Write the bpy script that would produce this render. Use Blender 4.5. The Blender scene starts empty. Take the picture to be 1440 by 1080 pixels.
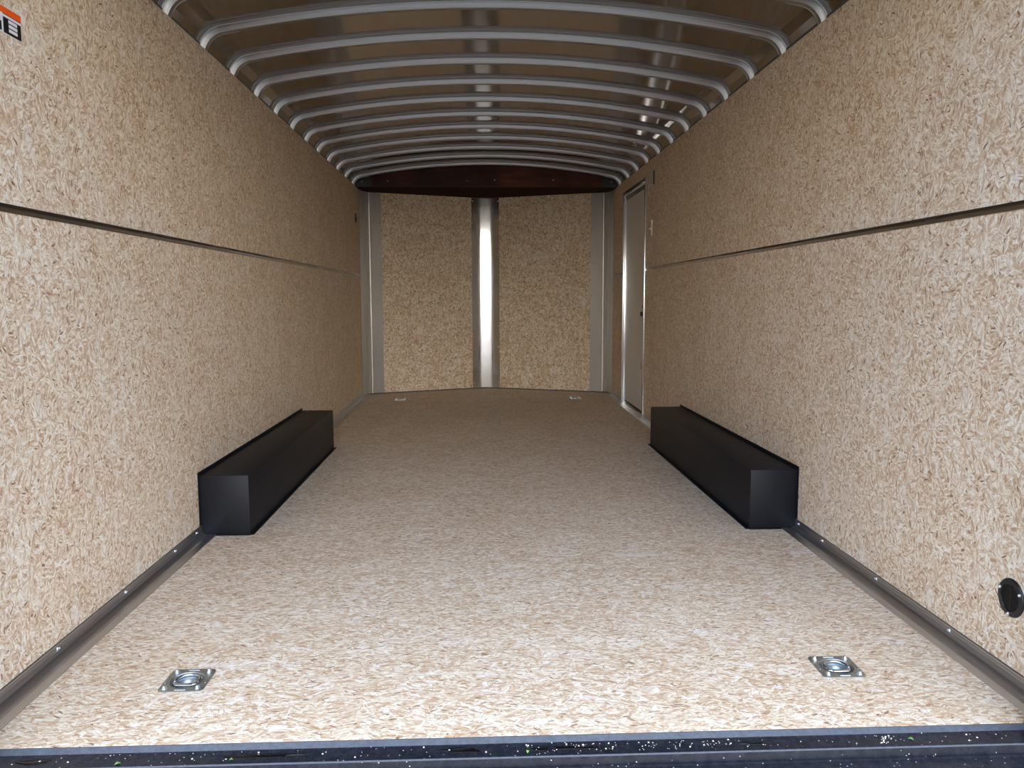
import bpy, bmesh, math, random
from mathutils import Vector, Matrix
random.seed(7)
sc = bpy.context.scene
PI = math.pi

# ---------------------------------------------------------------- camera
F_PX = 1130.0
yaw, pitch, roll = .0408, .1066, -.0033
CAM = Vector((-.0882, 0, .9601))
fw = Vector((math.sin(yaw)*math.cos(pitch), math.cos(yaw)*math.cos(pitch), -math.sin(pitch)))
rt0 = Vector((math.cos(yaw), -math.sin(yaw), 0))
up0 = rt0.cross(fw)
rt = math.cos(roll)*rt0 + math.sin(roll)*up0
up = -math.sin(roll)*rt0 + math.cos(roll)*up0
cam_d = bpy.data.cameras.new('camera')
cam_d.sensor_fit = 'HORIZONTAL'
cam_d.sensor_width = 36
cam_d.lens = F_PX/1440*36
cam_d.clip_start = .05
cam = bpy.data.objects.new('camera', cam_d)
sc.collection.objects.link(cam)
m = Matrix((rt, up, -fw)).transposed().to_4x4()
m.translation = CAM
cam.matrix_world = m
sc.camera = cam

# ---------------------------------------------------------------- light
LOBE, LOBE_N, LOBE_X = 1.9, 14.0, .12
w = bpy.data.worlds.new('sky')
sc.world = w
w.use_nodes = True
wn = w.node_tree
for n in list(wn.nodes):
    wn.nodes.remove(n)
def wmath(op, a, b=0.0, clamp=False):
    x = wn.nodes.new('ShaderNodeMath')
    x.operation = op
    x.use_clamp = clamp
    for v_, i_ in zip((a, b), x.inputs):
        if isinstance(v_, (int, float)):
            i_.default_value = v_
        else:
            wn.links.new(v_, i_)
    return x.outputs[0]
wtc = wn.nodes.new('ShaderNodeTexCoord')
wsep = wn.nodes.new('ShaderNodeSeparateXYZ')
wn.links.new(wtc.outputs['Generated'], wsep.inputs[0])
# clear sky: pale at the horizon, blue overhead, with a bright hazy region low behind the trailer
wr = wn.nodes.new('ShaderNodeValToRGB')
for e_, (p_, c_) in zip([wr.color_ramp.elements[0], wr.color_ramp.elements[1], wr.color_ramp.elements.new(.12), wr.color_ramp.elements.new(.45)],
                        [(0, (.96, .90, .82, 1)), (1, (.10, .27, .74, 1)), (.12, (.90, .89, .88, 1)), (.45, (.22, .46, .98, 1))]):
    e_.position = p_
    e_.color = c_
wn.links.new(wsep.outputs[2], wr.inputs[0])
wdot = wn.nodes.new('ShaderNodeVectorMath')
wdot.operation = 'DOT_PRODUCT'
wn.links.new(wtc.outputs['Generated'], wdot.inputs[0])
wdot.inputs[1].default_value = Vector((LOBE_X, -1, .16)).normalized()
lobe = wmath('MULTIPLY', wmath('POWER', wmath('MAXIMUM', wdot.outputs['Value'], 0.0), LOBE_N), LOBE)
wmix = wn.nodes.new('ShaderNodeVectorMath')
wmix.operation = 'MULTIPLY_ADD'
wcl = wn.nodes.new('ShaderNodeCombineXYZ')
for i_ in wcl.inputs:
    wn.links.new(lobe, i_)
wn.links.new(wcl.outputs[0], wmix.inputs[0])
wmix.inputs[1].default_value = (1, .95, .86)
wn.links.new(wr.outputs[0], wmix.inputs[2])
bgn = wn.nodes.new('ShaderNodeBackground')
bgn.inputs['Strength'].default_value = 1.1
wo = wn.nodes.new('ShaderNodeOutputWorld')
wn.links.new(wmix.outputs[0], bgn.inputs[0])
wn.links.new(bgn.outputs[0], wo.inputs[0])

sun_d = bpy.data.lights.new('sun', 'SUN')
sun_d.energy = 1.8
sun_d.angle = math.radians(1)
sun_d.color = (1, .93, .82)
sun = bpy.data.objects.new('sun', sun_d)
sc.collection.objects.link(sun)
# the sun stands ahead of the trailer: it lights the yard behind, never the inside
sun.rotation_euler = Vector((.35, .75, .8)).to_track_quat('Z', 'Y').to_euler()

sc.view_settings.view_transform = 'Standard'
sc.view_settings.look = 'None'
sc.view_settings.gamma = 1
sc.view_settings.use_curve_mapping = False
sc.view_settings.exposure = 1.78
sc.cycles.use_denoising = True
sc.cycles.max_bounces = 12
sc.cycles.diffuse_bounces = 8
sc.cycles.glossy_bounces = 6

# ---------------------------------------------------------------- dimensions
HW = 1.23            # half width between the wall faces
Y0 = 1.68            # rear edge of the floor
YC = 7.885           # where the side walls end
WT = 2.0045          # top of the side walls
WB = .041            # thickness of a side wall
AX, AY, VS = -.014, 8.592, .42     # apex of the nose and slope of its two faces
def vy(x, off=0):
    return AY - VS*abs(x-AX) - off
DY0, DY1, DZ1 = 6.385, 7.30, 1.862  # side door opening
BOWS = [3.576+.4064*i for i in range(-4, 11)]

# ---------------------------------------------------------------- materials
class NT:
    def __init__(s, name):
        s.m = bpy.data.materials.new(name)
        s.m.use_nodes = True
        s.t = s.m.node_tree
        s.b = s.t.nodes['Principled BSDF']
    def n(s, typ, **kw):
        x = s.t.nodes.new(typ)
        for k, v in kw.items():
            setattr(x, k, v)
        return x
    def l(s, a, b):
        s.t.links.new(a, b)
    def val(s, x, inp):
        if isinstance(x, (int, float, tuple, list)):
            inp.default_value = x
        else:
            s.l(x, inp)
    def math(s, op, a, b=0.0, c=0.0, clamp=False):
        x = s.n('ShaderNodeMath', operation=op)
        x.use_clamp = clamp
        for v, i in zip((a, b, c), x.inputs):
            s.val(v, i)
        return x.outputs[0]
    def mix(s, f, a, b, mode='MIX'):
        x = s.n('ShaderNodeMix', data_type='RGBA', blend_type=mode)
        s.val(f, x.inputs[0])
        s.val(a, x.inputs[6])
        s.val(b, x.inputs[7])
        return x.outputs[2]
    def ramp(s, f, stops, interp='LINEAR'):
        x = s.n('ShaderNodeValToRGB')
        x.color_ramp.interpolation = interp
        e = x.color_ramp.elements
        while len(e) < len(stops):
            e.new(.5)
        for q, (p, c) in zip(e, stops):
            q.position = p
            q.color = (*c, 1) if len(c) == 3 else c
        s.val(f, x.inputs[0])
        return x.outputs[0]
    def comb(s, x, y, z=0.0):
        c = s.n('ShaderNodeCombineXYZ')
        for v, i in zip((x, y, z), c.inputs):
            s.val(v, i)
        return c.outputs[0]
    def noise(s, vec, scale, detail=2, rough=.5, dim='3D'):
        x = s.n('ShaderNodeTexNoise', noise_dimensions=dim)
        if vec is not None:
            s.l(vec, x.inputs['Vector'])
        x.inputs['Scale'].default_value = scale
        x.inputs['Detail'].default_value = detail
        x.inputs['Roughness'].default_value = rough
        return x
    def bump(s, h, strength, dist):
        x = s.n('ShaderNodeBump')
        x.inputs['Strength'].default_value = strength
        x.inputs['Distance'].default_value = dist
        s.l(h, x.inputs['Height'])
        s.l(x.outputs[0], s.b.inputs['Normal'])

def strand_board(name, ux, vx, swing, gain, seed, spread=1.0, fine=1.0):
    """oriented strand board: ux = axis across the strands, vx = axis along them"""
    g = NT(name)
    co = g.n('ShaderNodeTexCoord')
    sp = g.n('ShaderNodeSeparateXYZ')
    g.l(co.outputs['Object'], sp.inputs[0])
    u0 = sp.outputs['XYZ'.index(ux)]
    v0 = sp.outputs['XYZ'.index(vx)]
    base = g.comb(u0, v0, seed)
    wn1 = g.noise(base, 26, 3)
    wsp = g.n('ShaderNodeSeparateColor')
    g.l(wn1.outputs['Color'], wsp.inputs[0])
    u = g.math('MULTIPLY_ADD', g.math('SUBTRACT', wsp.outputs[0], .5), .016, u0)
    v = g.math('MULTIPLY_ADD', g.math('SUBTRACT', wsp.outputs[1], .5), .022, v0)
    def cells(uu, vv, su, sv, off):
        x = g.n('ShaderNodeTexVoronoi', voronoi_dimensions='2D', feature='F1')
        x.inputs['Scale'].default_value = 1
        x.inputs['Randomness'].default_value = 1
        g.l(g.comb(g.math('MULTIPLY_ADD', uu, su, off), g.math('MULTIPLY_ADD', vv, sv, off*1.7)), x.inputs['Vector'])
        c = g.n('ShaderNodeSeparateColor')
        g.l(x.outputs['Color'], c.inputs[0])
        return x.outputs['Distance'], c.outputs
    def turn(uu, vv, a):
        ca, sa = g.math('COSINE', a), g.math('SINE', a)
        return (g.math('SUBTRACT', g.math('MULTIPLY', uu, ca), g.math('MULTIPLY', vv, sa)),
                g.math('ADD', g.math('MULTIPLY', uu, sa), g.math('MULTIPLY', vv, ca)))
    # patches of strands that lie in one direction each
    d1, c1 = cells(u, v, 46*spread, 30*spread, seed)
    ur, vr = turn(u, v, g.math('MULTIPLY', g.math('SUBTRACT', c1[0], .5), swing))
    d2, c2 = cells(ur, vr, 330*fine, 85*fine, 3.1)
    d3, c3 = cells(ur, vr, 150*fine, 48*fine, 8.2)
    fib = g.noise(g.comb(g.math('MULTIPLY', ur, 900*fine), g.math('MULTIPLY', vr, 130*fine)), 1, 3, .65)
    big = g.noise(base, 3.2, 3)
    t = g.math('ADD', g.math('MULTIPLY', c2[0], .34), g.math('ADD', g.math('MULTIPLY', c3[1], .30), g.math('MULTIPLY', fib.outputs[0], .36)))
    t = g.math('MULTIPLY_ADD', g.math('SUBTRACT', big.outputs[0], .5), .16, t)
    col = g.ramp(t, [(.24, (.43, .27, .15)), (.38, (.62, .46, .30)), (.50, (.745, .61, .435)),
                     (.61, (.82, .72, .555)), (.74, (.89, .83, .715))])
    # wide flakes: tan, pinkish and milky ones, frayed at their edges
    ragg = g.noise(g.comb(g.math('MULTIPLY', ur, 300), g.math('MULTIPLY', vr, 90)), 1, 2)
    p1, p2 = turn(u, v, g.math('MULTIPLY', g.math('SUBTRACT', big.outputs[0], .5), swing*3))
    d5, c5 = cells(p1, p2, 36*fine, 15*fine, 31.7)
    edge = g.math('GREATER_THAN', g.math('MULTIPLY_ADD', d5, -.55, ragg.outputs[0]), .20)
    tan_ = g.math('MULTIPLY', edge, g.math('GREATER_THAN', c5[0], .85))
    col = g.mix(g.math('MULTIPLY', tan_, .62), col, (.60, .39, .235, 1))
    pale = g.math('MULTIPLY', edge, g.math('LESS_THAN', c5[0], .085))
    col = g.mix(g.math('MULTIPLY', pale, .62), col, (.90, .87, .80, 1))
    small = g.math('GREATER_THAN', c3[2], .935)
    col = g.mix(g.math('MULTIPLY', small, .50), col, (.50, .28, .15, 1))
    # large faint patches, rubbed or resinous
    blot = g.noise(g.comb(g.math('MULTIPLY', u0, 22 if ux == 'Y' and vx == 'X' else 12), g.math('MULTIPLY', v0, 7)), 1, 3)
    col = g.mix(g.ramp(blot.outputs[0], [(.60, (0, 0, 0)), (.74, (.45, .45, .45))]), col, (.90, .86, .79, 1))
    col = g.mix(g.ramp(blot.outputs[0], [(.27, (.38, .38, .38)), (.40, (0, 0, 0))]), col, (.60, .43, .27, 1))
    if vx == 'X':       # joints between the floor sheets
        for ys in (2.905, 5.345, 7.785):
            dd = g.math('ABSOLUTE', g.math('SUBTRACT', u0, ys))
            col = g.mix(g.math('MULTIPLY', g.math('LESS_THAN', dd, .0012), g.math('GREATER_THAN', ragg.outputs[0], .5)), col, (.34, .25, .17, 1))
            col = g.mix(g.math('MULTIPLY', g.math('LESS_THAN', dd, .012), g.math('MULTIPLY', g.math('GREATER_THAN', big.outputs[0], .53), .5)), col, (.86, .83, .79, 1))
    # longer brown flecks
    e1, e2 = turn(u, v, g.math('MULTIPLY', g.math('SUBTRACT', g.noise(base, 9, 1).outputs[0], .5), swing*1.6))
    d6, c6 = cells(e1, e2, 74*fine, 24*fine, 63.1)
    fl = g.math('MULTIPLY', g.math('LESS_THAN', g.math('MULTIPLY_ADD', ragg.outputs[0], .30, d6), .50), g.math('GREATER_THAN', c6[0], .86))
    col = g.mix(g.math('MULTIPLY', fl, .62), col, (.47, .265, .135, 1))
    # thin dark slivers
    q1, q2 = turn(u, v, g.math('MULTIPLY', g.math('SUBTRACT', c1[1], .5), swing*1.3))
    d4, c4 = cells(q1, q2, 125*fine, 26*fine, 15.7)
    sl = g.math('MULTIPLY', g.math('LESS_THAN', d4, .26), g.math('GREATER_THAN', c4[0], .935))
    col = g.mix(g.math('MULTIPLY', sl, .80), col, (.17, .065, .03, 1))
    hs = g.n('ShaderNodeHueSaturation')
    hs.inputs['Saturation'].default_value = gain[1]
    hs.inputs['Value'].default_value = gain[0]
    g.l(col, hs.inputs['Color'])
    g.l(hs.outputs[0], g.b.inputs['Base Color'])
    g.b.inputs['Roughness'].default_value = .62
    g.b.inputs['Specular IOR Level'].default_value = .3
    g.bump(t, .12, .002)
    return g.m

M = {}
M['board_side'] = strand_board('strand_board_wall', 'Y', 'Z', 3.8, (1.03, 1.02), 1.3, 1, .88)
M['board_nose'] = strand_board('strand_board_nose', 'X', 'Z', 2.6, (.97, 1.02), 21.3, 1.1, .62)
M['board_floor'] = strand_board('strand_board_floor', 'Y', 'X', 1.2, (.97, .98), 47.9, 1.0, .95)

def metal(name, col, rough, aniso=None, bump=0, streak=None, metallic=1.0, rvar=.5):
    g = NT(name)
    g.b.inputs['Metallic'].default_value = metallic
    co = g.n('ShaderNodeTexCoord')
    mp = g.n('ShaderNodeMapping')
    g.l(co.outputs['Object'], mp.inputs[0])
    mp.inputs['Scale'].default_value = streak or (40, 40, 40)
    nz = g.noise(mp.outputs[0], 1, 4, .6)
    g.l(g.ramp(nz.outputs[0], [(.25, tuple(c*.86 for c in col)), (.75, tuple(min(1, c*1.1) for c in col))]), g.b.inputs['Base Color'])
    g.l(g.math('MULTIPLY_ADD', nz.outputs[0], rough*rvar, rough*(1-rvar/2)), g.b.inputs['Roughness'])
    if bump:
        g.bump(nz.outputs[0], bump, .001)
    return g.m

def paint(name, col, rough, spec=.5, var=.1, scale=60, bump=0, coat=0):
    g = NT(name)
    co = g.n('ShaderNodeTexCoord')
    nz = g.noise(co.outputs['Object'], scale, 4, .6)
    g.l(g.ramp(nz.outputs[0], [(.3, tuple(c*(1-var) for c in col)), (.7, tuple(min(1, c*(1+var)) for c in col))]), g.b.inputs['Base Color'])
    g.b.inputs['Roughness'].default_value = rough
    g.b.inputs['Specular IOR Level'].default_value = spec
    g.b.inputs['Coat Weight'].default_value = coat
    if bump:
        g.bump(nz.outputs[0], bump, .001)
    return g.m

M['roof'] = metal('galvanised_roof_sheet', (.28, .25, .225), .085, streak=(3, 1, 3))
M['bow'] = metal('mill_finish_bow', (.38, .385, .39), .32, streak=(4, 220, 220), bump=.05)
M['rail'] = paint('grey_rail', (.075, .08, .08), .5)
M['cove'] = metal('extruded_aluminium', (.58, .58, .58), .36, streak=(300, 2, 300), bump=.05)
M['strip'] = metal('wall_joint_aluminium', (.40, .38, .36), .26, streak=(90, 2, 220), bump=.05)
M['post'] = metal('galvanised_sheet', (.76, .76, .75), .12, streak=(6, 6, 1.5), metallic=.88, rvar=.1)
M['corner'] = metal('galvanised_corner_sheet', (.70, .70, .69), .30, streak=(3, 3, 1), metallic=.85, rvar=.06)
M['bright'] = metal('bright_door_frame', (.86, .87, .88), .22, streak=(9, 9, 2))
M['zinc'] = metal('zinc_plate', (.62, .68, .72), .22, streak=(60, 60, 60))
M['zinc_dark'] = metal('zinc_plate_face', (.46, .50, .50), .45, streak=(60, 60, 60))
M['screw'] = metal('screw_steel', (.78, .82, .86), .28)
M['black'] = paint('black_powder_coat', (.006, .007, .010), .50, .28, .3, 420, .25)
M['plastic'] = paint('black_plastic', (.008, .010, .010), .35)
M['void'] = paint('black_recess', (.002, .002, .002), .8, .1)
M['leaf_door'] = paint('door_panel_paint', (.78, .75, .70), .45, .4, .03, 200, .1)
M['white'] = paint('white_plastic', (.80, .79, .76), .4)
M['grey_plate'] = paint('grey_plate', (.60, .61, .61), .45)
M['orange'] = paint('sticker_orange', (.95, .12, .012), .45, var=.02)
M['sticker_black'] = paint('sticker_black', (.012, .009, .010), .45)
M['sticker_white'] = paint('sticker_white', (.85, .85, .84), .45, var=.02)
M['red'] = paint('red_plastic', (.45, .02, .02), .4)
M['navy'] = paint('key_tag_navy', (.012, .012, .05), .4)
M['leaf'] = paint('torn_leaf', (.16, .34, .09), .55, var=.3, scale=400)
M['crumb'] = paint('wood_crumbs', (.80, .74, .60), .7)
M['seal'] = paint('rubber_seal', (.006, .006, .006), .6)
M['yard'] = paint('yard_concrete', (.13, .12, .105), .85, .2, .15, 3)

# dark red header wood
g = NT('red_stained_plywood')
co = g.n('ShaderNodeTexCoord')
mp = g.n('ShaderNodeMapping')
g.l(co.outputs['Object'], mp.inputs[0])
mp.inputs['Scale'].default_value = (2.2, 14, 14)
nz = g.noise(mp.outputs[0], 1.5, 6, .6)
nz2 = g.noise(co.outputs['Object'], 2.2, 2)
c = g.ramp(nz.outputs[0], [(.25, (.050, .009, .005)), (.55, (.095, .023, .010)), (.8, (.14, .045, .020))])
g.l(g.mix(g.ramp(nz2.outputs[0], [(.40, (0, 0, 0)), (.65, (1, 1, 1))]), c, (.030, .008, .006, 1)), g.b.inputs['Base Color'])
g.b.inputs['Roughness'].default_value = .55
g.b.inputs['Specular IOR Level'].default_value = .25
M['red_wood'] = g.m
M['soffit'] = paint('dark_red_soffit', (.022, .005, .004), .8, .1, .4, 20)

# navy painted rear sill with specks of dust
g = NT('navy_sill_paint')
co = g.n('ShaderNodeTexCoord')
vo = g.n('ShaderNodeTexVoronoi')
vo.inputs['Scale'].default_value = 170
g.l(co.outputs['Object'], vo.inputs['Vector'])
sc_ = g.n('ShaderNodeSeparateColor')
g.l(vo.outputs['Color'], sc_.inputs[0])
nz = g.noise(co.outputs['Object'], 5, 3)
sp = g.math('MULTIPLY', g.math('LESS_THAN', vo.outputs['Distance'], .22), g.math('GREATER_THAN', g.math('MULTIPLY_ADD', nz.outputs[0], .5, sc_.outputs[0]), 1.18))
nz2 = g.noise(co.outputs['Object'], 55, 4, .65)
c = g.ramp(nz2.outputs[0], [(.3, (.010, .012, .018)), (.7, (.022, .025, .033))])
g.l(g.mix(sp, c, (.55, .52, .45, 1)), g.b.inputs['Base Color'])
g.l(g.math('MULTIPLY_ADD', nz2.outputs[0], .3, .12), g.b.inputs['Roughness'])
g.bump(nz2.outputs[0], .1, .001)
g.b.inputs['Specular IOR Level'].default_value = .28
M['sill'] = g.m
M['sill_edge_sheen'] = paint('sky_lit_sill_edge', (.060, .072, .092), .5, .5, .25, 90, .3)  # sky reflection on chamfer and bead put into a lighter grey-blue colour

# wet film
g = NT('water_film')
g.b.inputs['Base Color'].default_value = (.004, .004, .004, 1)
g.b.inputs['Roughness'].default_value = .06
M['wet'] = g.m

# ---------------------------------------------------------------- mesh helpers
COL = sc.collection
class MB:
    def __init__(s):
        s.bm = bmesh.new()
    def quad(s, *ps):
        return s.bm.faces.new([s.bm.verts.new(p) for p in ps])
    def box(s, a, b, bevel=0, seg=2):
        xs, ys, zs = zip(a, b)
        lo = [min(q) for q in (xs, ys, zs)]
        hi = [max(q) for q in (xs, ys, zs)]
        r = bmesh.ops.create_cube(s.bm, size=1)
        for v in r['verts']:
            v.co = Vector([(lo[i]+hi[i])/2 + v.co[i]*(hi[i]-lo[i]) for i in range(3)])
        if bevel:
            es = {e for v in r['verts'] for e in v.link_edges}
            bmesh.ops.bevel(s.bm, geom=list(es), offset=bevel, segments=seg, affect='EDGES', profile=.5)
        return s
    def prism(s, pts, axis, a, b):
        """closed outline extruded along an axis (0, 1, 2)"""
        def P(p, t):
            q = list(p)
            q.insert(axis, t)
            return q
        va = [s.bm.verts.new(P(p, a)) for p in pts]
        vb = [s.bm.verts.new(P(p, b)) for p in pts]
        n = len(pts)
        for i in range(n):
            s.bm.faces.new((va[i], va[(i+1) % n], vb[(i+1) % n], vb[i]))
        s.bm.faces.new(va)
        s.bm.faces.new(vb[::-1])
        return s
    def sweep(s, path, prof, closed=True, caps=True):
        """path: list of (point, frame u, frame v); prof: list of (u, v)"""
        rows = []
        for p, u, v in path:
            rows.append([s.bm.verts.new(Vector(p)+Vector(u)*a+Vector(v)*b) for a, b in prof])
        n = len(prof)
        for r0, r1 in zip(rows, rows[1:]):
            for i in range(n if closed else n-1):
                s.bm.faces.new((r0[i], r0[(i+1) % n], r1[(i+1) % n], r1[i]))
        if closed and caps:
            s.bm.faces.new(rows[0])
            s.bm.faces.new(rows[-1][::-1])
        return s
    def lathe(s, prof, seg=32, center=(0, 0, 0), axis='Z'):
        """prof: list of (radius, height)"""
        c = Vector(center)
        def P(r, h, t):
            x, y = r*math.cos(t), r*math.sin(t)
            return c + (Vector((x, y, h)) if axis == 'Z' else Vector((h, x, y)))
        rows = []
        for r, h in prof:
            if r < 1e-6:
                rows.append([s.bm.verts.new(P(0, h, 0))])
            else:
                rows.append([s.bm.verts.new(P(r, h, 2*PI*k/seg)) for k in range(seg)])
        for a, b in zip(rows, rows[1:]):
            for k in range(seg):
                k2 = (k+1) % seg
                if len(a) == 1 and len(b) == 1:
                    continue
                if len(a) == 1:
                    s.bm.faces.new((a[0], b[k2], b[k]))
                elif len(b) == 1:
                    s.bm.faces.new((a[k], a[k2], b[0]))
                else:
                    s.bm.faces.new((a[k], a[k2], b[k2], b[k]))
        return s
    def tube(s, pts, r, seg=8):
        pts = [Vector(p) for p in pts]
        path = []
        for i, p in enumerate(pts):
            d = (pts[min(i+1, len(pts)-1)]-pts[max(i-1, 0)]).normalized()
            a = Vector((0, 0, 1)) if abs(d.z) < .9 else Vector((1, 0, 0))
            u = d.cross(a).normalized()
            path.append((p, u, d.cross(u).normalized()))
        s.sweep(path, [(r*math.cos(2*PI*k/seg), r*math.sin(2*PI*k/seg)) for k in range(seg)])
        return s
    def build(s, name, mat, parent=None, smooth=None, loc=None):
        bmesh.ops.recalc_face_normals(s.bm, faces=s.bm.faces)
        me = bpy.data.meshes.new(name)
        s.bm.to_mesh(me)
        s.bm.free()
        me.materials.append(mat)
        if smooth:
            me.shade_smooth()
            me.set_sharp_from_angle(angle=math.radians(smooth))
        o = bpy.data.objects.new(name, me)
        COL.objects.link(o)
        if parent:
            o.parent = parent
        if loc:
            o.location = loc
        return o

def struct(o):
    o['kind'] = 'structure'
    return o
def thing(o, label, cat, group=None, kind=None):
    o['label'] = label
    o['category'] = cat
    if group:
        o['group'] = group
    if kind:
        o['kind'] = kind
    return o
def empty(name, loc=(0, 0, 0), rot=(0, 0, 0)):
    o = bpy.data.objects.new(name, None)
    COL.objects.link(o)
    o.location = loc
    o.rotation_euler = rot
    o.empty_display_size = .05
    return o
def copy_tree(o, parent=None):
    c = o.copy()
    COL.objects.link(c)
    if parent:
        c.parent = parent
    for ch in list(o.children):
        copy_tree(ch, c)
    return c
def dome(c, n, r=.006, h=.003):
    """screw head mesh at c facing n"""
    b = MB()
    n = Vector(n).normalized()
    q = n.to_track_quat('Z', 'Y').to_matrix()
    b.lathe([(r, 0), (r, h*.35), (r*.82, h*.75), (r*.45, h), (r*.40, h*.72), (0, h*.72)], 10)
    for v in b.bm.verts:
        v.co = q @ v.co + Vector(c)
    return b
def screws(parent, pts, n, r=.006, h=.003):
    for p in pts:
        dome(p, n, r, h).build('screw', M['screw'], parent, 40)

# ---------------------------------------------------------------- shell: roof curve
def roof_z(x):
    return 2.215 - x*x/12.2
FR = .125
FCX = 1.264-FR
FCZ = roof_z(FCX)-FR*math.sqrt(1+(FCX/6.1)**2)
TH = math.atan(FCX/6.1)
def roof_path(z0, nf=10, na=36):
    pts = [(-1.264, z0), (-1.264, FCZ-.001)]
    for k in range(nf+1):
        a = PI - (PI/2-TH)*k/nf
        pts.append((-FCX+FR*math.cos(a), FCZ+FR*math.sin(a)))
    x1 = -pts[-1][0]
    for k in range(1, na):
        x = -x1+2*x1*k/na
        pts.append((x, roof_z(x)))
    L = [p for p in pts if p[0] < -x1-1e-5 or abs(p[0]+x1) < 1e-5]
    return pts + [(-x, z) for x, z in L[::-1]]
def path_frames(pts, y=0):
    out = []
    for i, p in enumerate(pts):
        a, b = pts[max(i-1, 0)], pts[min(i+1, len(pts)-1)]
        t = Vector((b[0]-a[0], 0, b[1]-a[1])).normalized()
        n = Vector((t.z, 0, -t.x))          # inward
        out.append((Vector((p[0], y, p[1])), Vector((0, 1, 0)), n))
    return out

# ceiling skin: smooth crown, folded cove along both sides
pts = roof_path(1.90, nf=4, na=44)
b = MB()
outer = [(x*1.006, z+.010) for x, z in pts]
b.prism(pts+outer[::-1], 1, 1.66, 8.75)
roof = struct(b.build('ceiling', M['roof'], smooth=9))

# side rails above the panels
for s, nm in ((-1, 'trim_1'), (1, 'trim_2')):
    b = MB()
    b.box((s*1.2635, 1.69, 1.93), (s*1.248, 7.87, 2.030))
    struct(b.build(nm, M['rail']))

# roof bows -------------------------------------------------------------
HAT = [(-.052, 0), (-.052, .003), (-.024, .003), (-.0220, .0060), (-.0200, .0060), (-.0165, .024), (-.013, .0285),
       (-.005, .0275), (0, .0285), (.005, .0275), (.013, .0285), (.0165, .024), (.0190, .003), (.040, .003), (.040, 0)]
def bow_proto():
    root = empty('roof_bow')
    p = roof_path(1.94, nf=12, na=40)
    b = MB()
    b.sweep(path_frames(p), HAT)
    b.build('arch', M['bow'], root, 30)
    for s in (-1, 1):
        q = [(x, z) for x, z in p if x*s > 1.075]
        fr = path_frames(q)
        b = MB()
        b.sweep(fr, [(-.0145, .0270), (-.0135, .0298), (.0105, .0298), (.0120, .0312), (.0150, .0312), (.0165, .0255)])
        b.build('corner_sleeve', M['bow'], root, 30)
    return root
bow0 = bow_proto()
ordn = ['nearest', 'second', 'third', 'fourth', 'fifth', 'sixth', 'seventh', 'eighth', 'ninth', 'tenth', 'eleventh', 'twelfth', 'thirteenth', 'fourteenth', 'fifteenth']
for i, y in enumerate(reversed(BOWS)):
    o = bow0 if i == 0 else copy_tree(bow0)
    o.location = (0, y, 0)
    lab = ('curved grey metal roof bow nearest the dark red header board' if i == 0 else
           'curved grey metal roof bow, %s one out from the dark red header board' % ordn[i])
    if y > 3 and y < 3.3:
        lab = 'curved roof bow cut off by the top of the picture, only its two ends showing'
    thing(o, lab, 'roof bow', 'curved roof bows across the ceiling')

# ---------------------------------------------------------------- walls
def grid_holes(b, axis, t0, t1, us, vs, holes):
    """slab between t0 and t1 on an axis; us, vs are cut lines, holes = set of cell (i, j)"""
    def P(u, v, t):
        q = [u, v]
        q.insert(axis, t)
        return q
    cells = [(i, j) for i in range(len(us)-1) for j in range(len(vs)-1) if (i, j) not in holes]
    cs = set(cells)
    for i, j in cells:
        a, c, d, e = us[i], us[i+1], vs[j], vs[j+1]
        for t in (t0, t1):
            b.quad(P(a, d, t), P(c, d, t), P(c, e, t), P(a, e, t))
        for (di, dj, p, q) in ((-1, 0, (a, d), (a, e)), (1, 0, (c, d), (c, e)), (0, -1, (a, d), (c, d)), (0, 1, (a, e), (c, e))):
            if (i+di, j+dj) not in cs:
                b.quad(P(*p, t0), P(*q, t0), P(*q, t1), P(*p, t1))
    bmesh.ops.remove_doubles(b.bm, verts=b.bm.verts, dist=1e-5)

b = MB()
b.box((-HW, Y0, 0), (-HW-.033, YC, WT))
struct(b.build('wall_left', M['board_side']))
b = MB()
grid_holes(b, 0, HW, HW+.033, [Y0, DY0, DY1, YC], [0, DZ1, WT], {(1, 0)})
struct(b.build('wall_right', M['board_side']))

def nose_panel(x0, x1, name):
    b = MB()
    o = [(x0, vy(x0)), (x1, vy(x1)), (x1, vy(x1)+.03), (x0, vy(x0)+.03)]
    b.prism(o, 2, 0, 2.0)
    return struct(b.build(name, M['board_nose']))
nose_panel(-1.26, AX, 'wall_front_left')
nose_panel(AX, 1.26, 'wall_front_right')

# apex strip and the two corner posts (folded galvanised sheet)
def sheet(pts, z0, z1, name, th=.0025, smooth=25, mat='post'):
    """folded sheet, plan outline pts, thickness away from the viewer"""
    b = MB()
    b.prism(pts + [(x, y+th) for x, y in pts[::-1]], 2, z0, z1)
    return struct(b.build(name, M[mat], smooth=smooth))
L = []
for k in range(-24, 25):
    d = .143*k/24
    a = abs(d)
    if a >= .10:
        y = vy(AX+d)-.0045
    else:
        y = vy(AX+.10)-.0045 + VS*.10/3.5*(1-(a/.10)**3.5)
    L.append((AX+d, y))
nose_trim = sheet(L, .012, 1.998, 'trim_3')
zs = [1.965, 1.75, 1.41, .915, .67, .425, .06]
for s in (-1, 1):
    x = AX+s*.132
    screws(nose_trim, [(x, vy(x)-.0048, z + (.02 if s > 0 and i % 2 else 0)) for i, z in enumerate(zs)], (-s*VS, -1, 0), .0075, .004)
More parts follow.
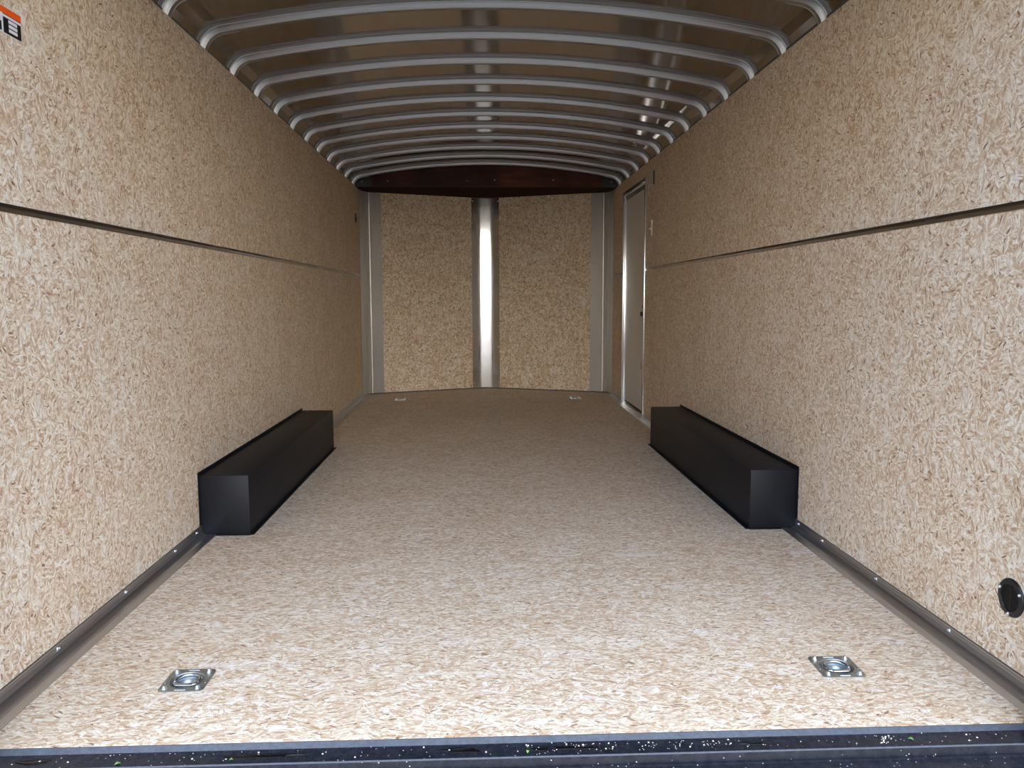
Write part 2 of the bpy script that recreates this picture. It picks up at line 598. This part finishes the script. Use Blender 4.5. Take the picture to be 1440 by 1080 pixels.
for s, nm in ((-1, 'trim_4'), (1, 'trim_5')):
    xi = 1.052 if s < 0 else 1.040
    q = [(xi, vy(s*xi)-.0045), (1.13, vy(s*1.13)-.006), (1.150, vy(s*1.150)-.007), (1.157, vy(s*1.157)-.014), (1.164, vy(s*1.164)-.010),
         (1.180, 8.058), (1.186, 8.044), (1.193, 8.040), (1.210, 7.99), (1.222, 7.93), (1.2285, 7.885)]
    o = sheet([(s*x, y) for x, y in (q if s > 0 else q)], .012, 1.998, nm, smooth=14, mat='corner')
    x = s*(xi+.013)
    z5 = [1.965, 1.70, 1.43, .98, .70, .44] if s < 0 else [1.965, 1.70, 1.31, .98, .68, .32]
    screws(o, [(x, vy(x)-.0052, z) for z in z5], (-s*VS, -1, 0), .0075, .004)

# floor ------------------------------------------------------------------
RINGS = [(-.831, 1.972, 'left'), (.836, 1.968, 'right'), (-.842, 7.640, 'left'), (.832, 7.640, 'right')]
HR = .0450
b = MB()
us = sorted({-1.263, 1.263, *[x-HR for x, _, _ in RINGS], *[x+HR for x, _, _ in RINGS]})
vs = sorted({Y0, 8.62, 1.930, 2.010, 7.600, 7.680})
def cell_of(x, y):
    return (max(i for i, u in enumerate(us) if u <= x), max(j for j, v in enumerate(vs) if v <= y))
holes = {cell_of(x, y) for x, y, _ in RINGS}
# the cut lines of neighbouring rings are a few millimetres apart: close in the slivers
for x, y, _ in RINGS:
    i0 = [i for i, u in enumerate(us[:-1]) if u >= x-HR-1e-6 and us[i+1] <= x+HR+1e-6]
    holes |= {(i, cell_of(x, y)[1]) for i in i0}
grid_holes(b, 2, -.028, 0, us, vs, holes)
struct(b.build('floor', M['board_floor']))

# cove extrusions along the foot of the side walls ------------------------
def cove(s, y0, y1, name):
    pr = [(0, 0), (0, .0405), (.0025, .0415), (.0045, .0395), (.0052, .034), (.0060, .0335), (.0066, .025), (.0074, .0245), (.0082, .0125),
          (.0115, .0095), (.0240, .0035), (.0265, .0022), (.0275, .0040), (.040, .0036), (.041, .0042), (.0425, .0036), (.0600, .0032), (.0633, .0022), (.0633, 0)]
    b = MB()
    path = [(Vector((s*HW, y, 0)), Vector((-s, 0, 0)), Vector((0, 0, 1))) for y in (y0, y1)]
    b.sweep(path, pr)
    return struct(b.build(name, M['cove'], smooth=25))
LB, RB = (3.249, 5.161), (3.224, 5.172)
for s, segs, nm in ((-1, [(Y0+.004, LB[0]-.001), (LB[1]+.001, 7.880)], 'baseboard_left'),
                    (1, [(Y0+.004, RB[0]-.001), (RB[1]+.001, DY0-.030), (DY1+.030, 7.880)], 'baseboard_right')):
    for a, c in segs:
        o = cove(s, a, c, nm)
        ys = [y for y in [2.118, 2.535, 2.955, 3.185, 5.35, 5.85, 6.30, 6.735, 7.19, 7.599, 7.77] if a+.01 < y < c-.005]
        screws(o, [(s*(HW-.0058), y, .029) for y in ys], (-s, 0, .15), .0065, .004)
# low angle along the foot of the nose
b = MB()
for s in (-1, 1):
    xs = (AX, s*1.215)
    o = [(xs[0], vy(xs[0])-.002), (xs[1], vy(xs[1])-.002), (xs[1], vy(xs[1])-.016), (xs[0], vy(xs[0])-.016)]
    b.prism(o, 2, .0005, .010)
struct(b.build('baseboard_front', M['rail']))

# joint strips half way up the side walls ---------------------------------
def joint(s, y0, y1, name):
    b = MB()
    pr = [(0, -.0105), (.0022, -.0105), (.0040, -.0075), (.0044, -.0012), (.0032, -.0008), (.0032, .0008), (.0044, .0012), (.0040, .0075), (.0022, .0105), (0, .0105)]
    path = [(Vector((s*HW, y, 1.1807)), Vector((-s, 0, 0)), Vector((0, 0, 1))) for y in (y0, y1)]
    b.sweep(path, pr)
    return struct(b.build(name, M['strip'], smooth=30))
joint(-1, Y0+.005, 7.884, 'trim_6')
joint(1, Y0+.005, DY0-.034, 'trim_7')
joint(1, DY1+.034, 7.884, 'trim_8')

# header over the nose ----------------------------------------------------
YH = 7.705
b = MB()
top = [(x, z-.001) for x, z in roof_path(2.0, 8, 40)]
top = [p for p in top if p[1] > 2.001]
b.prism([(-1.263, 1.999)]+[(x*.999, z) for x, z in top]+[(1.263, 1.999)], 1, YH, YH+.014)
header = struct(b.build('wall_header', M['red_wood']))
for x in (-.93, -.19, .07, .62):
    dome((x, YH, 2.055+.01*math.cos(x*9)), (0, -1, 0), .005, .003).build('screw', M['screw'], header, 40)
for s in (-1, 1):
    b = MB()
    t2 = [(x, z) for x, z in top if x*s > 1.075]
    if s > 0:
        t2 = t2[::-1]
    pl = [(s*1.2625, 2.0)]+[(x*.999, z-.0005) for x, z in t2]+[(s*1.075, 2.0)]
    b.prism(pl, 1, YH-.003, YH)
    gs = b.build('corner_gusset', M['plastic'], header)
    dome((s*1.17, YH-.003, 2.045), (0, -1, 0), .0055, .003).build('screw', M['screw'], gs, 40)
b = MB()
b.prism([(-1.262, YH+.014), (1.262, YH+.014), (1.262, vy(1.262)+.03), (AX, AY+.03), (-1.262, vy(-1.262)+.03)], 2, 2.0005, 2.012)
struct(b.build('trim_9', M['soffit']))
# closing sheet outside the end of the side walls
for s, nm in ((-1, 'trim_10'), (1, 'trim_11')):
    b = MB()
    b.prism([(s*1.236, YC+.001), (s*1.263, YC+.001), (s*1.263, 8.05), (s*1.236, 8.05)], 2, .0, 1.999)
    struct(b.build(nm, M['rail']))

# ---------------------------------------------------------------- side door
door = struct(empty('door_1', (HW, (DY0+DY1)/2, 0)))
def dbuild(b, name, mat, parent=door, smooth=None):
    for v in b.bm.verts:
        v.co -= Vector((HW, (DY0+DY1)/2, 0))
    return b.build(name, mat, parent, smooth)
# leaf
b = MB()
b.box((HW+.024, DY0+.006, .024), (HW+.046, DY1-.006, DZ1-.028), .002)
leaf = dbuild(b, 'door_leaf', M['leaf_door'])
# frame: face flange on the wall and return into the opening
b = MB()
FWd = .034
for (ya, yb, za, zb) in ((DY0-FWd, DY0+.004, .004, DZ1+FWd), (DY1-.004, DY1+FWd, .012, DZ1+FWd), (DY0, DY1, DZ1-.004, DZ1+FWd)):
    b.box((HW-.0110, ya, za), (HW+.0005, yb, zb), .0015)
b.box((HW+.0, DY0, .004), (HW+.045, DY0+.005, DZ1), .001)
b.box((HW+.0, DY1-.005, .004), (HW+.045, DY1, DZ1), .001)
b.box((HW+.0, DY0, DZ1-.005), (HW+.045, DY1, DZ1), .001)
dbuild(b, 'door_frame', M['bright'], smooth=30)
b = MB()
b.box((HW+.016, DY0+.006, DZ1-.020), (HW+.024, DY1-.006, DZ1-.010))
dbuild(b, 'frame_bead', M['bright'])
b = MB()
b.box((HW+.010, DY0+.005, DZ1-.0105), (HW+.046, DY1-.005, DZ1-.006))
b.box((HW+.0245, DY0+.006, .010), (HW+.046, DY1-.006, .0235))
b.box((HW+.0245, DY0+.006, DZ1-.027), (HW+.044, DY1-.006, DZ1-.020))
b.box((HW+.026, DY1-.0056, .024), (HW+.044, DY1-.005, DZ1-.03))
dbuild(b, 'rubber_seal', M['seal'])
b = MB()
b.sweep([(Vector((HW, y, 0)), Vector((-1, 0, 0)), Vector((0, 0, 1))) for y in (DY0-.029, DY1+.029)],
        [(-.046, 0), (-.046, .0095), (.001, .0095), (.006, .006), (.040, .0042), (.0633, .0024), (.0633, 0)])
dbuild(b, 'threshold', M['cove'], smooth=30)
# recessed paddle latch
XL = HW+.024
b = MB()
b.box((XL-.007, 6.410, .868), (XL-.0002, 6.530, .982), .002)
lt = dbuild(b, 'latch_plate', M['grey_plate'])
b = MB()
b.box((XL-.022, 6.420, .905), (XL-.0075, 6.500, .970), .003)
dbuild(b, 'latch_paddle', M['white'], lt, 40)
b = MB()
b.lathe([(.0, -.026), (.011, -.026), (.013, -.022), (.013, -.0075), (0, -.0075)], 16, (XL, 6.462, .888), 'X')
dbuild(b, 'lock_knob', M['red'], lt, 40)
# stickers on the leaf
b = MB()
b.box((XL-.0008, 6.398, 1.745), (XL-.0001, 6.452, 1.806))
st = dbuild(b, 'sticker', M['sticker_black'])
st['label'] = 'small red and black sticker at the top corner of the door'
b = MB(); b.box((XL-.0014, 6.398, 1.785), (XL-.0008, 6.452, 1.806)); dbuild(b, 'sticker_band', M['red'], st)
b = MB(); b.box((XL-.0014, 6.432, 1.752), (XL-.0008, 6.446, 1.776)); dbuild(b, 'sticker_patch', M['sticker_white'], st)
b = MB()
yy, zz = 6.600, .402
for k in range(3):
    b.prism([(yy-.022+.004*k, zz-.030+.019*k), (yy+.020-.004*k, zz-.030+.019*k), (yy, zz-.014+.022*k)], 0, XL-.0009, XL-.0001)
em = dbuild(b, 'emblem', M['sticker_black'])
em['label'] = 'small dark stacked emblem low on the door'

# keys hanging in the latch (a thing of its own)
kr = thing(empty('key_ring', (XL-.016, 6.515, .868)), 'small bunch of keys with a dark tag hanging below the side door latch', 'keys')
b = MB()
b.tube([(0, .011*math.cos(t), -.010+.011*math.sin(t)) for t in [2*PI*k/20 for k in range(21)]], .0012, 6)
b.build('ring', M['bright'], kr, 40)
b = MB()
b.box((-.015, -.004, -.060), (.012, .000, -.022), .0015)
b.box((-.0015, -.006, -.024), (.0015, .004, -.016), .0005)
b.build('tag', M['navy'], kr)
b = MB()
b.lathe([(0, -.001), (.010, -.001), (.010, .001), (0, .001)], 14, (.003, .000, -.030), 'X')
b.box((.002, -.003, -.088), (.004, .004, -.038), .0004)
b.build('key', M['bright'], kr)

# switch and cover plate beside the door ----------------------------------
sw = thing(empty('light_switch', (HW, 6.152, 1.487)), 'narrow white switch plate with a tiny toggle on the right wall beside the door', 'switch')
b = MB(); b.box((-.006, -.022, -.056), (-.0002, .022, .056), .002); b.build('plate', M['white'], sw)
b = MB(); b.box((-.022, -.004, -.012), (-.006, .006, -.004), .0015); b.build('toggle', M['white'], sw)
cp = thing(empty('cover_plate', (HW, 6.160, 1.852)), 'small grey metal cover plate high on the right wall beside the door top', 'plate')
b = MB(); b.box((-.010, -.080, -.048), (-.0002, .080, .048), .003); b.build('cover', M['grey_plate'], cp, 40)
b = MB(); b.box((-.0108, -.085, -.050), (-.0001, -.0805, .050), .001); b.build('edge_strip', M['plastic'], cp)

# ---------------------------------------------------------------- wheel boxes
def wheel_box(s, y0, y1, wd, h, label):
    root = thing(empty('wheel_box', (s*HW, (y0+y1)/2, 0)), label, 'wheel box')
    hl = (y1-y0)/2
    i = -s
    b = MB()
    b.box((i*.0006, -hl, .001), (i*wd, hl, h), .0025)
    b.build('box_body', M['black'], root, 40)
    b = MB()      # weld flange against the wall
    b.box((i*.0006, -hl-.012, h-.001), (i*.003, hl+.012, h+.014), .001)
    b.box((i*.0006, -hl-.012, .042), (i*.003, -hl, h+.0), .001)
    b.box((i*.0006, hl, .042), (i*.003, hl+.012, h+.0), .001)
    wf = b.build('wall_flange', M['black'], root)
    b = MB()      # flange on the floor
    b.box((i*(wd-.001), -hl-.004, .0002), (i*(wd+.016), hl+.010, .0032), .001)
    b.box((i*.064, -hl-.012, .0002), (i*(wd+.004), -hl, .0032), .001)
    b.build('floor_flange', M['black'], root)
    for k in range(5):
        dome((i*.003, -hl+.2+k*(2*hl-.4)/4, h+.007), (i, 0, 0), .005, .003).build('screw', M['black'], wf)
    return root
wheel_box(-1, *LB, .200, .2471, 'long black steel wheel box on the floor against the left wall')
wheel_box(1, *RB, .1986, .2492, 'long black steel wheel box on the floor against the right wall')

# ---------------------------------------------------------------- recessed tie-down rings
def tie_ring():
    root = empty('tie_down_ring')
    PX, PY, R = .0555, .0600, .012
    # plate with a round well: outline loop joined to a circle
    b = MB()
    n = 48
    def outline(t):
        c, s_ = math.cos(t), math.sin(t)
        k = 1/max(abs(c)/PX, abs(s_)/PY)
        x, y = c*k, s_*k
        cx, cy = PX-R, PY-R
        if abs(x) > cx and abs(y) > cy:
            ax, ay = math.copysign(cx, x), math.copysign(cy, y)
            d = Vector((x-ax, y-ay))
            d = d.normalized()*R if d.length > R else d
            x, y = ax+d.x, ay+d.y
        return x, y
    rings = []
    T = [2*PI*(k+.5)/n for k in range(n)]
    rings.append([(*outline(t), .0004) for t in T])
    rings.append([(*outline(t), .0026) for t in T])
    rings.append([(outline(t)[0]*.985, outline(t)[1]*.985, .0032) for t in T])
    rr = 0
    for r, z in ((.0435, .0032), (.0425, .0022), (.0385, -.006), (.0350, -.0105), (.0300, -.0115), (.0285, -.0105), (.0260, -.0060), (.0235, -.0050), (.0205, -.0065), (.0165, -.0130), (.010, -.0140), (.0001, -.0142)):
        rings.append([(r*math.cos(t), r*math.sin(t), z) for t in T])
    rows = [[b.bm.verts.new(p) for p in q] for q in rings]
    for a, c in zip(rows, rows[1:]):
        for k in range(n):
            b.bm.faces.new((a[k], a[(k+1) % n], c[(k+1) % n], c[k]))
    b.bm.faces.new(rows[-1])
    b.build('plate', M['zinc_dark'], root, 35)
    # D ring lying in the well
    b = MB()
    R1 = .0300
    pts = [(R1*math.cos(t), R1*math.sin(t)+.003, .0008) for t in [PI*(-.14)+PI*1.28*k/22 for k in range(23)]]
    b.tube(pts, .0046, 10)
    b.tube([pts[0], (pts[0][0], -.018, .0008), (.020, -.0225, .0008), (-.020, -.0225, .0008), (pts[-1][0], -.018, .0008), pts[-1]], .0040, 10)
    b.build('ring', M['zinc'], root, 60)
    b = MB()
    b.box((-.021, -.0335, .0030), (.021, -.0225, .0062), .002)
    b.build('ring_clamp', M['zinc'], root, 40)
    # pressed slots
    for x, y, a, c in ((0, .0525, .014, .0016), (0, -.0525, .014, .0016), (-.0495, 0, .0014, .017), (.0495, 0, .0014, .017)):
        b = MB()
        b.box((x-a, y-c, .0030), (x+a, y+c, .0042), .0006)
        b.build('slot', M['zinc'], root)
    for x in (-1, 1):
        for y in (-1, 1):
            b = MB()
            b.lathe([(.0075, .0030), (.0075, .0042), (.0052, .0043), (.0052, .0095), (.0042, .0105), (0, .0105)], 6)
            for v in b.bm.verts:
                v.co += Vector((x*.0405, y*.0445, 0))
            b.build('bolt', M['screw'], root)
    return root
ring0 = tie_ring()
rl = ['square zinc tie-down plate with ring, floor front left, nearest the left trim',
      'square zinc tie-down plate with ring, floor front right, below the round vent',
      'small far tie-down plate on the floor before the left nose panel',
      'small far tie-down plate on the floor before the right nose panel']
for i, (x, y, sd) in enumerate(RINGS):
    o = ring0 if i == 0 else copy_tree(ring0)
    o.location = (x, y, 0)
    o.rotation_euler = (0, 0, (0, -.02, 0, 0)[i])
    thing(o, rl[i], 'tie-down ring', 'recessed floor tie-down rings')

# ---------------------------------------------------------------- round vents
def vent():
    root = empty('round_vent')
    b = MB()          # local +X points into the room
    b.lathe([(.0330, .0005), (.0330, .0035), (.0345, .0060), (.0460, .0048), (.0482, .0025), (.0484, .0002)], 40, axis='X')
    vr = b.build('vent_ring', M['plastic'], root, 35)
    b = MB()
    b.lathe([(0, .0004), (.0335, .0004), (.0335, .0010)], 40, axis='X')
    b.build('backing', M['void'], root)
    b = MB()
    for k in range(-7, 8):
        y = k*.0044
        hl = math.sqrt(max(.0335**2-y*y, 0))
        if hl > .006:
            b.box((.0012, -hl, y-.0009), (.0036, hl, y+.0009))
    b.box((.0010, -.0012, -.0325), (.0042, .0012, .0325))
    b.build('louvre', M['plastic'], root)
    for k in range(3):
        a = math.radians((158, 28, 268)[k])
        dome((.0052, .0408*math.cos(a), .0408*math.sin(a)), (1, 0, 0), .0048, .0042).build('screw', M['screw'], vr, 40)
    return root
v0 = vent()
v0.location = (HW, 1.8775, .215)
v0.rotation_euler = (0, 0, PI)
thing(v0, 'round black plastic vent low on the right wall near the rear opening', 'vent', 'round wall vents')
v1 = copy_tree(v0)
v1.location = (-HW, 7.664, 1.704)
v1.rotation_euler = (0, 0, 0)
thing(v1, 'small black vent high on the far left wall beside the corner post', 'vent', 'round wall vents')

# ---------------------------------------------------------------- warning label on the left wall
lab = thing(empty('warning_label', (-HW, 2.095, 1.635)), 'orange, black and white warning label high on the left wall by the opening', 'label')
def lb(name, y0, y1, z0, z1, mat, d):
    b = MB()
    b.box((.0002+.0004*d, y0, z0), (.0002+.0004*(d+1), y1, z1))
    return b.build(name, M[mat], lab)
lb('sheet', -.062, .0525, -.0335, .0305, 'sticker_white', 0)
lb('orange_band', -.061, .0515, .0135, .0295, 'orange', 1)
lb('line', -.0260, .0500, .0118, .0135, 'sticker_black', 1)
lb('black_panel', -.0260, .0500, -.0320, .0055, 'sticker_black', 1)
for k in range(3):
    lb('text_block', -.004-.000*k, .0325, -.0045-.0105*k, .0030-.0105*k, 'sticker_white', 2)
lb('pictogram', -.056, -.034, -.030, -.008, 'sticker_black', 1)

# ---------------------------------------------------------------- rear frame (painted navy)
b = MB()
prof = [(Y0, -.0285), (Y0, -.0012), (1.6770, -.0015), (1.6655, -.0100), (1.6620, -.0112), (1.6280, -.0125), (1.6170, -.0128), (1.6150, -.0105), (1.6125, -.0095),
        (1.6100, -.0115), (1.6085, -.0180), (1.6080, -.0290), (1.6060, -.0320), (1.5150, -.0345), (1.5100, -.0370), (1.5100, -.30), (1.60, -.30), (1.60, -.0285)]
b.sweep([(Vector((x, 0, 0)), Vector((0, 1, 0)), Vector((0, 0, 1))) for x in (-1.30, 1.30)], prof)
struct(b.build('trim_12', M['sill'], smooth=25))
for s, nm in ((-1, 'trim_13'), (1, 'trim_14')):
    b = MB()
    b.box((s*1.137, 1.575, -.004), (s*1.31, Y0, 2.24), .004)
    struct(b.build(nm, M['sill']))
b = MB()
b.box((-1.31, 1.575, 2.08), (1.31, 1.66, 2.26), .004)
struct(b.build('trim_15', M['sill']))

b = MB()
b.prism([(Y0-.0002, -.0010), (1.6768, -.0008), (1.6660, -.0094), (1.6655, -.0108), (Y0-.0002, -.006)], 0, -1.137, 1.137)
struct(b.build('added_chamfer_sheen_strip', M['sill_edge_sheen']))  # added strip over the chamfer, its sky sheen painted in
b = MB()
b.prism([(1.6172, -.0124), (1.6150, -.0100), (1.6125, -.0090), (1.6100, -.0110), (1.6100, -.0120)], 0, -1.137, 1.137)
struct(b.build('added_bead_highlight_strip', M['sill_edge_sheen'], smooth=60))  # added strip along the bead, a highlight painted as lighter colour
# wet patches on the sill
def patch(name, cx, cy, rx, ry, label, seed, mat='wet', z=-.0112, sl=-.035):
    rnd = random.Random(seed)
    b = MB()
    ph = [rnd.random()*6.3 for _ in range(5)]
    n = 44
    ps = []
    for k in range(n):
        t = 2*PI*k/n
        r = 1+.16*math.sin(2*t+ph[0])+.13*math.sin(3*t+ph[1])+.08*math.sin(5*t+ph[2])
        ps.append((rx*r*math.cos(t), ry*r*math.sin(t)))
    a = [b.bm.verts.new((x, y, 0)) for x, y in ps]
    c = [b.bm.verts.new((x*.97, y*.93, .0005)) for x, y in ps]
    for k in range(n):
        b.bm.faces.new((a[k], a[(k+1) % n], c[(k+1) % n], c[k]))
    b.bm.faces.new(c)
    o = b.build(name, M[mat], None, 50, (cx, cy, z))
    return thing(o, label, 'puddle', 'wet patches on the dark sill')
patch('puddle', -1.035, 1.6435, .030, .010, 'dark wet patch on the rear sill nearest the left end', 1)
patch('puddle', -.560, 1.6445, .090, .0075, 'long thin dark wet streak on the rear sill, a green leaf bit at its edge', 2)
patch('puddle', -.135, 1.6470, .046, .0085, 'short dark wet patch on the rear sill, left of the middle', 5)
patch('puddle', .035, 1.6450, .028, .0070, 'small dark wet patch on the rear sill beside a green leaf at the middle', 6)
patch('puddle', .115, 1.6460, .050, .0080, 'broad dark wet patch on the rear sill, right of the middle', 9)
patch('puddle', .505, 1.6440, .030, .0060, 'small dark wet patch on the rear sill right of the middle, alone', 12)

def leaf_bit(x, y, L_, wd, rz, label, seed):
    rnd = random.Random(seed)
    b = MB()
    n = 6
    lo, hi = [], []
    for k in range(n+1):
        t = k/n
        ww = wd*math.sin(PI*min(max(t, .03), .97))**.8*(1+.2*rnd.uniform(-1, 1))
        zc = .0015+.003*math.sin(PI*t)
        lo.append((L_*(t-.5), -ww, zc))
        hi.append((L_*(t-.5), ww, zc+.0012*rnd.random()))
    md = [((a[0]+c[0])/2, 0, a[2]+.0008) for a, c in zip(lo, hi)]
    for A, B_ in ((lo, md), (md, hi)):
        for k in range(n):
            q = [A[k], A[k+1], B_[k+1], B_[k]]
            b.quad(*q)
            b.quad(*[(p[0], p[1], p[2]-.0005) for p in q])
    bmesh.ops.remove_doubles(b.bm, verts=b.bm.verts, dist=1e-6)
    o = b.build('leaf', M['leaf'], None, None, (x, y, -.0135))
    o.rotation_euler = (0, 0, rz)
    return thing(o, label, 'leaf', 'torn bits of green leaf on the sill')
leaf_bit(-.855, 1.6290, .012, .0040, .5, 'pale green crumpled leaf bit on the rear sill near the left end', 3)
leaf_bit(-.620, 1.6330, .008, .0024, .2, 'tiny green leaf bit at the edge of the long wet streak', 4)
leaf_bit(.010, 1.6340, .009, .0032, 1.2, 'tiny green leaf bit on the rear sill at the middle', 5)
leaf_bit(.858, 1.6440, .011, .0034, -.5, 'small green leaf bit on the rear sill towards the right end', 6)

# crumbs along the sill: stuff
b = MB()
rnd = random.Random(11)
for k in range(150):
    x = rnd.choice([rnd.uniform(-1.1, 1.1), rnd.uniform(-1.1, 1.1), rnd.gauss(.30, .12), rnd.gauss(.30, .12), rnd.gauss(.80, .02)])
    if abs(x) > 1.12:
        continue
    y = rnd.uniform(1.630, 1.6600)
    s_ = rnd.choice([.0006, .0008, .0011, .0016])
    z = -.0112-(1.662-y)*.038
    b.box((x-s_, y-s_*.7, z+.0002), (x+s_, y+s_*.7, z+.0002+s_*1.1))
o = b.build('wood_crumbs', M['crumb'])
thing(o, 'scattered pale wood crumbs and dust along the dark rear sill', 'debris', kind='stuff')

# ---------------------------------------------------------------- yard behind the trailer
b = MB()
b.box((-60, -70, -.60), (60, 40, -.50))
struct(b.build('ground', M['yard']))
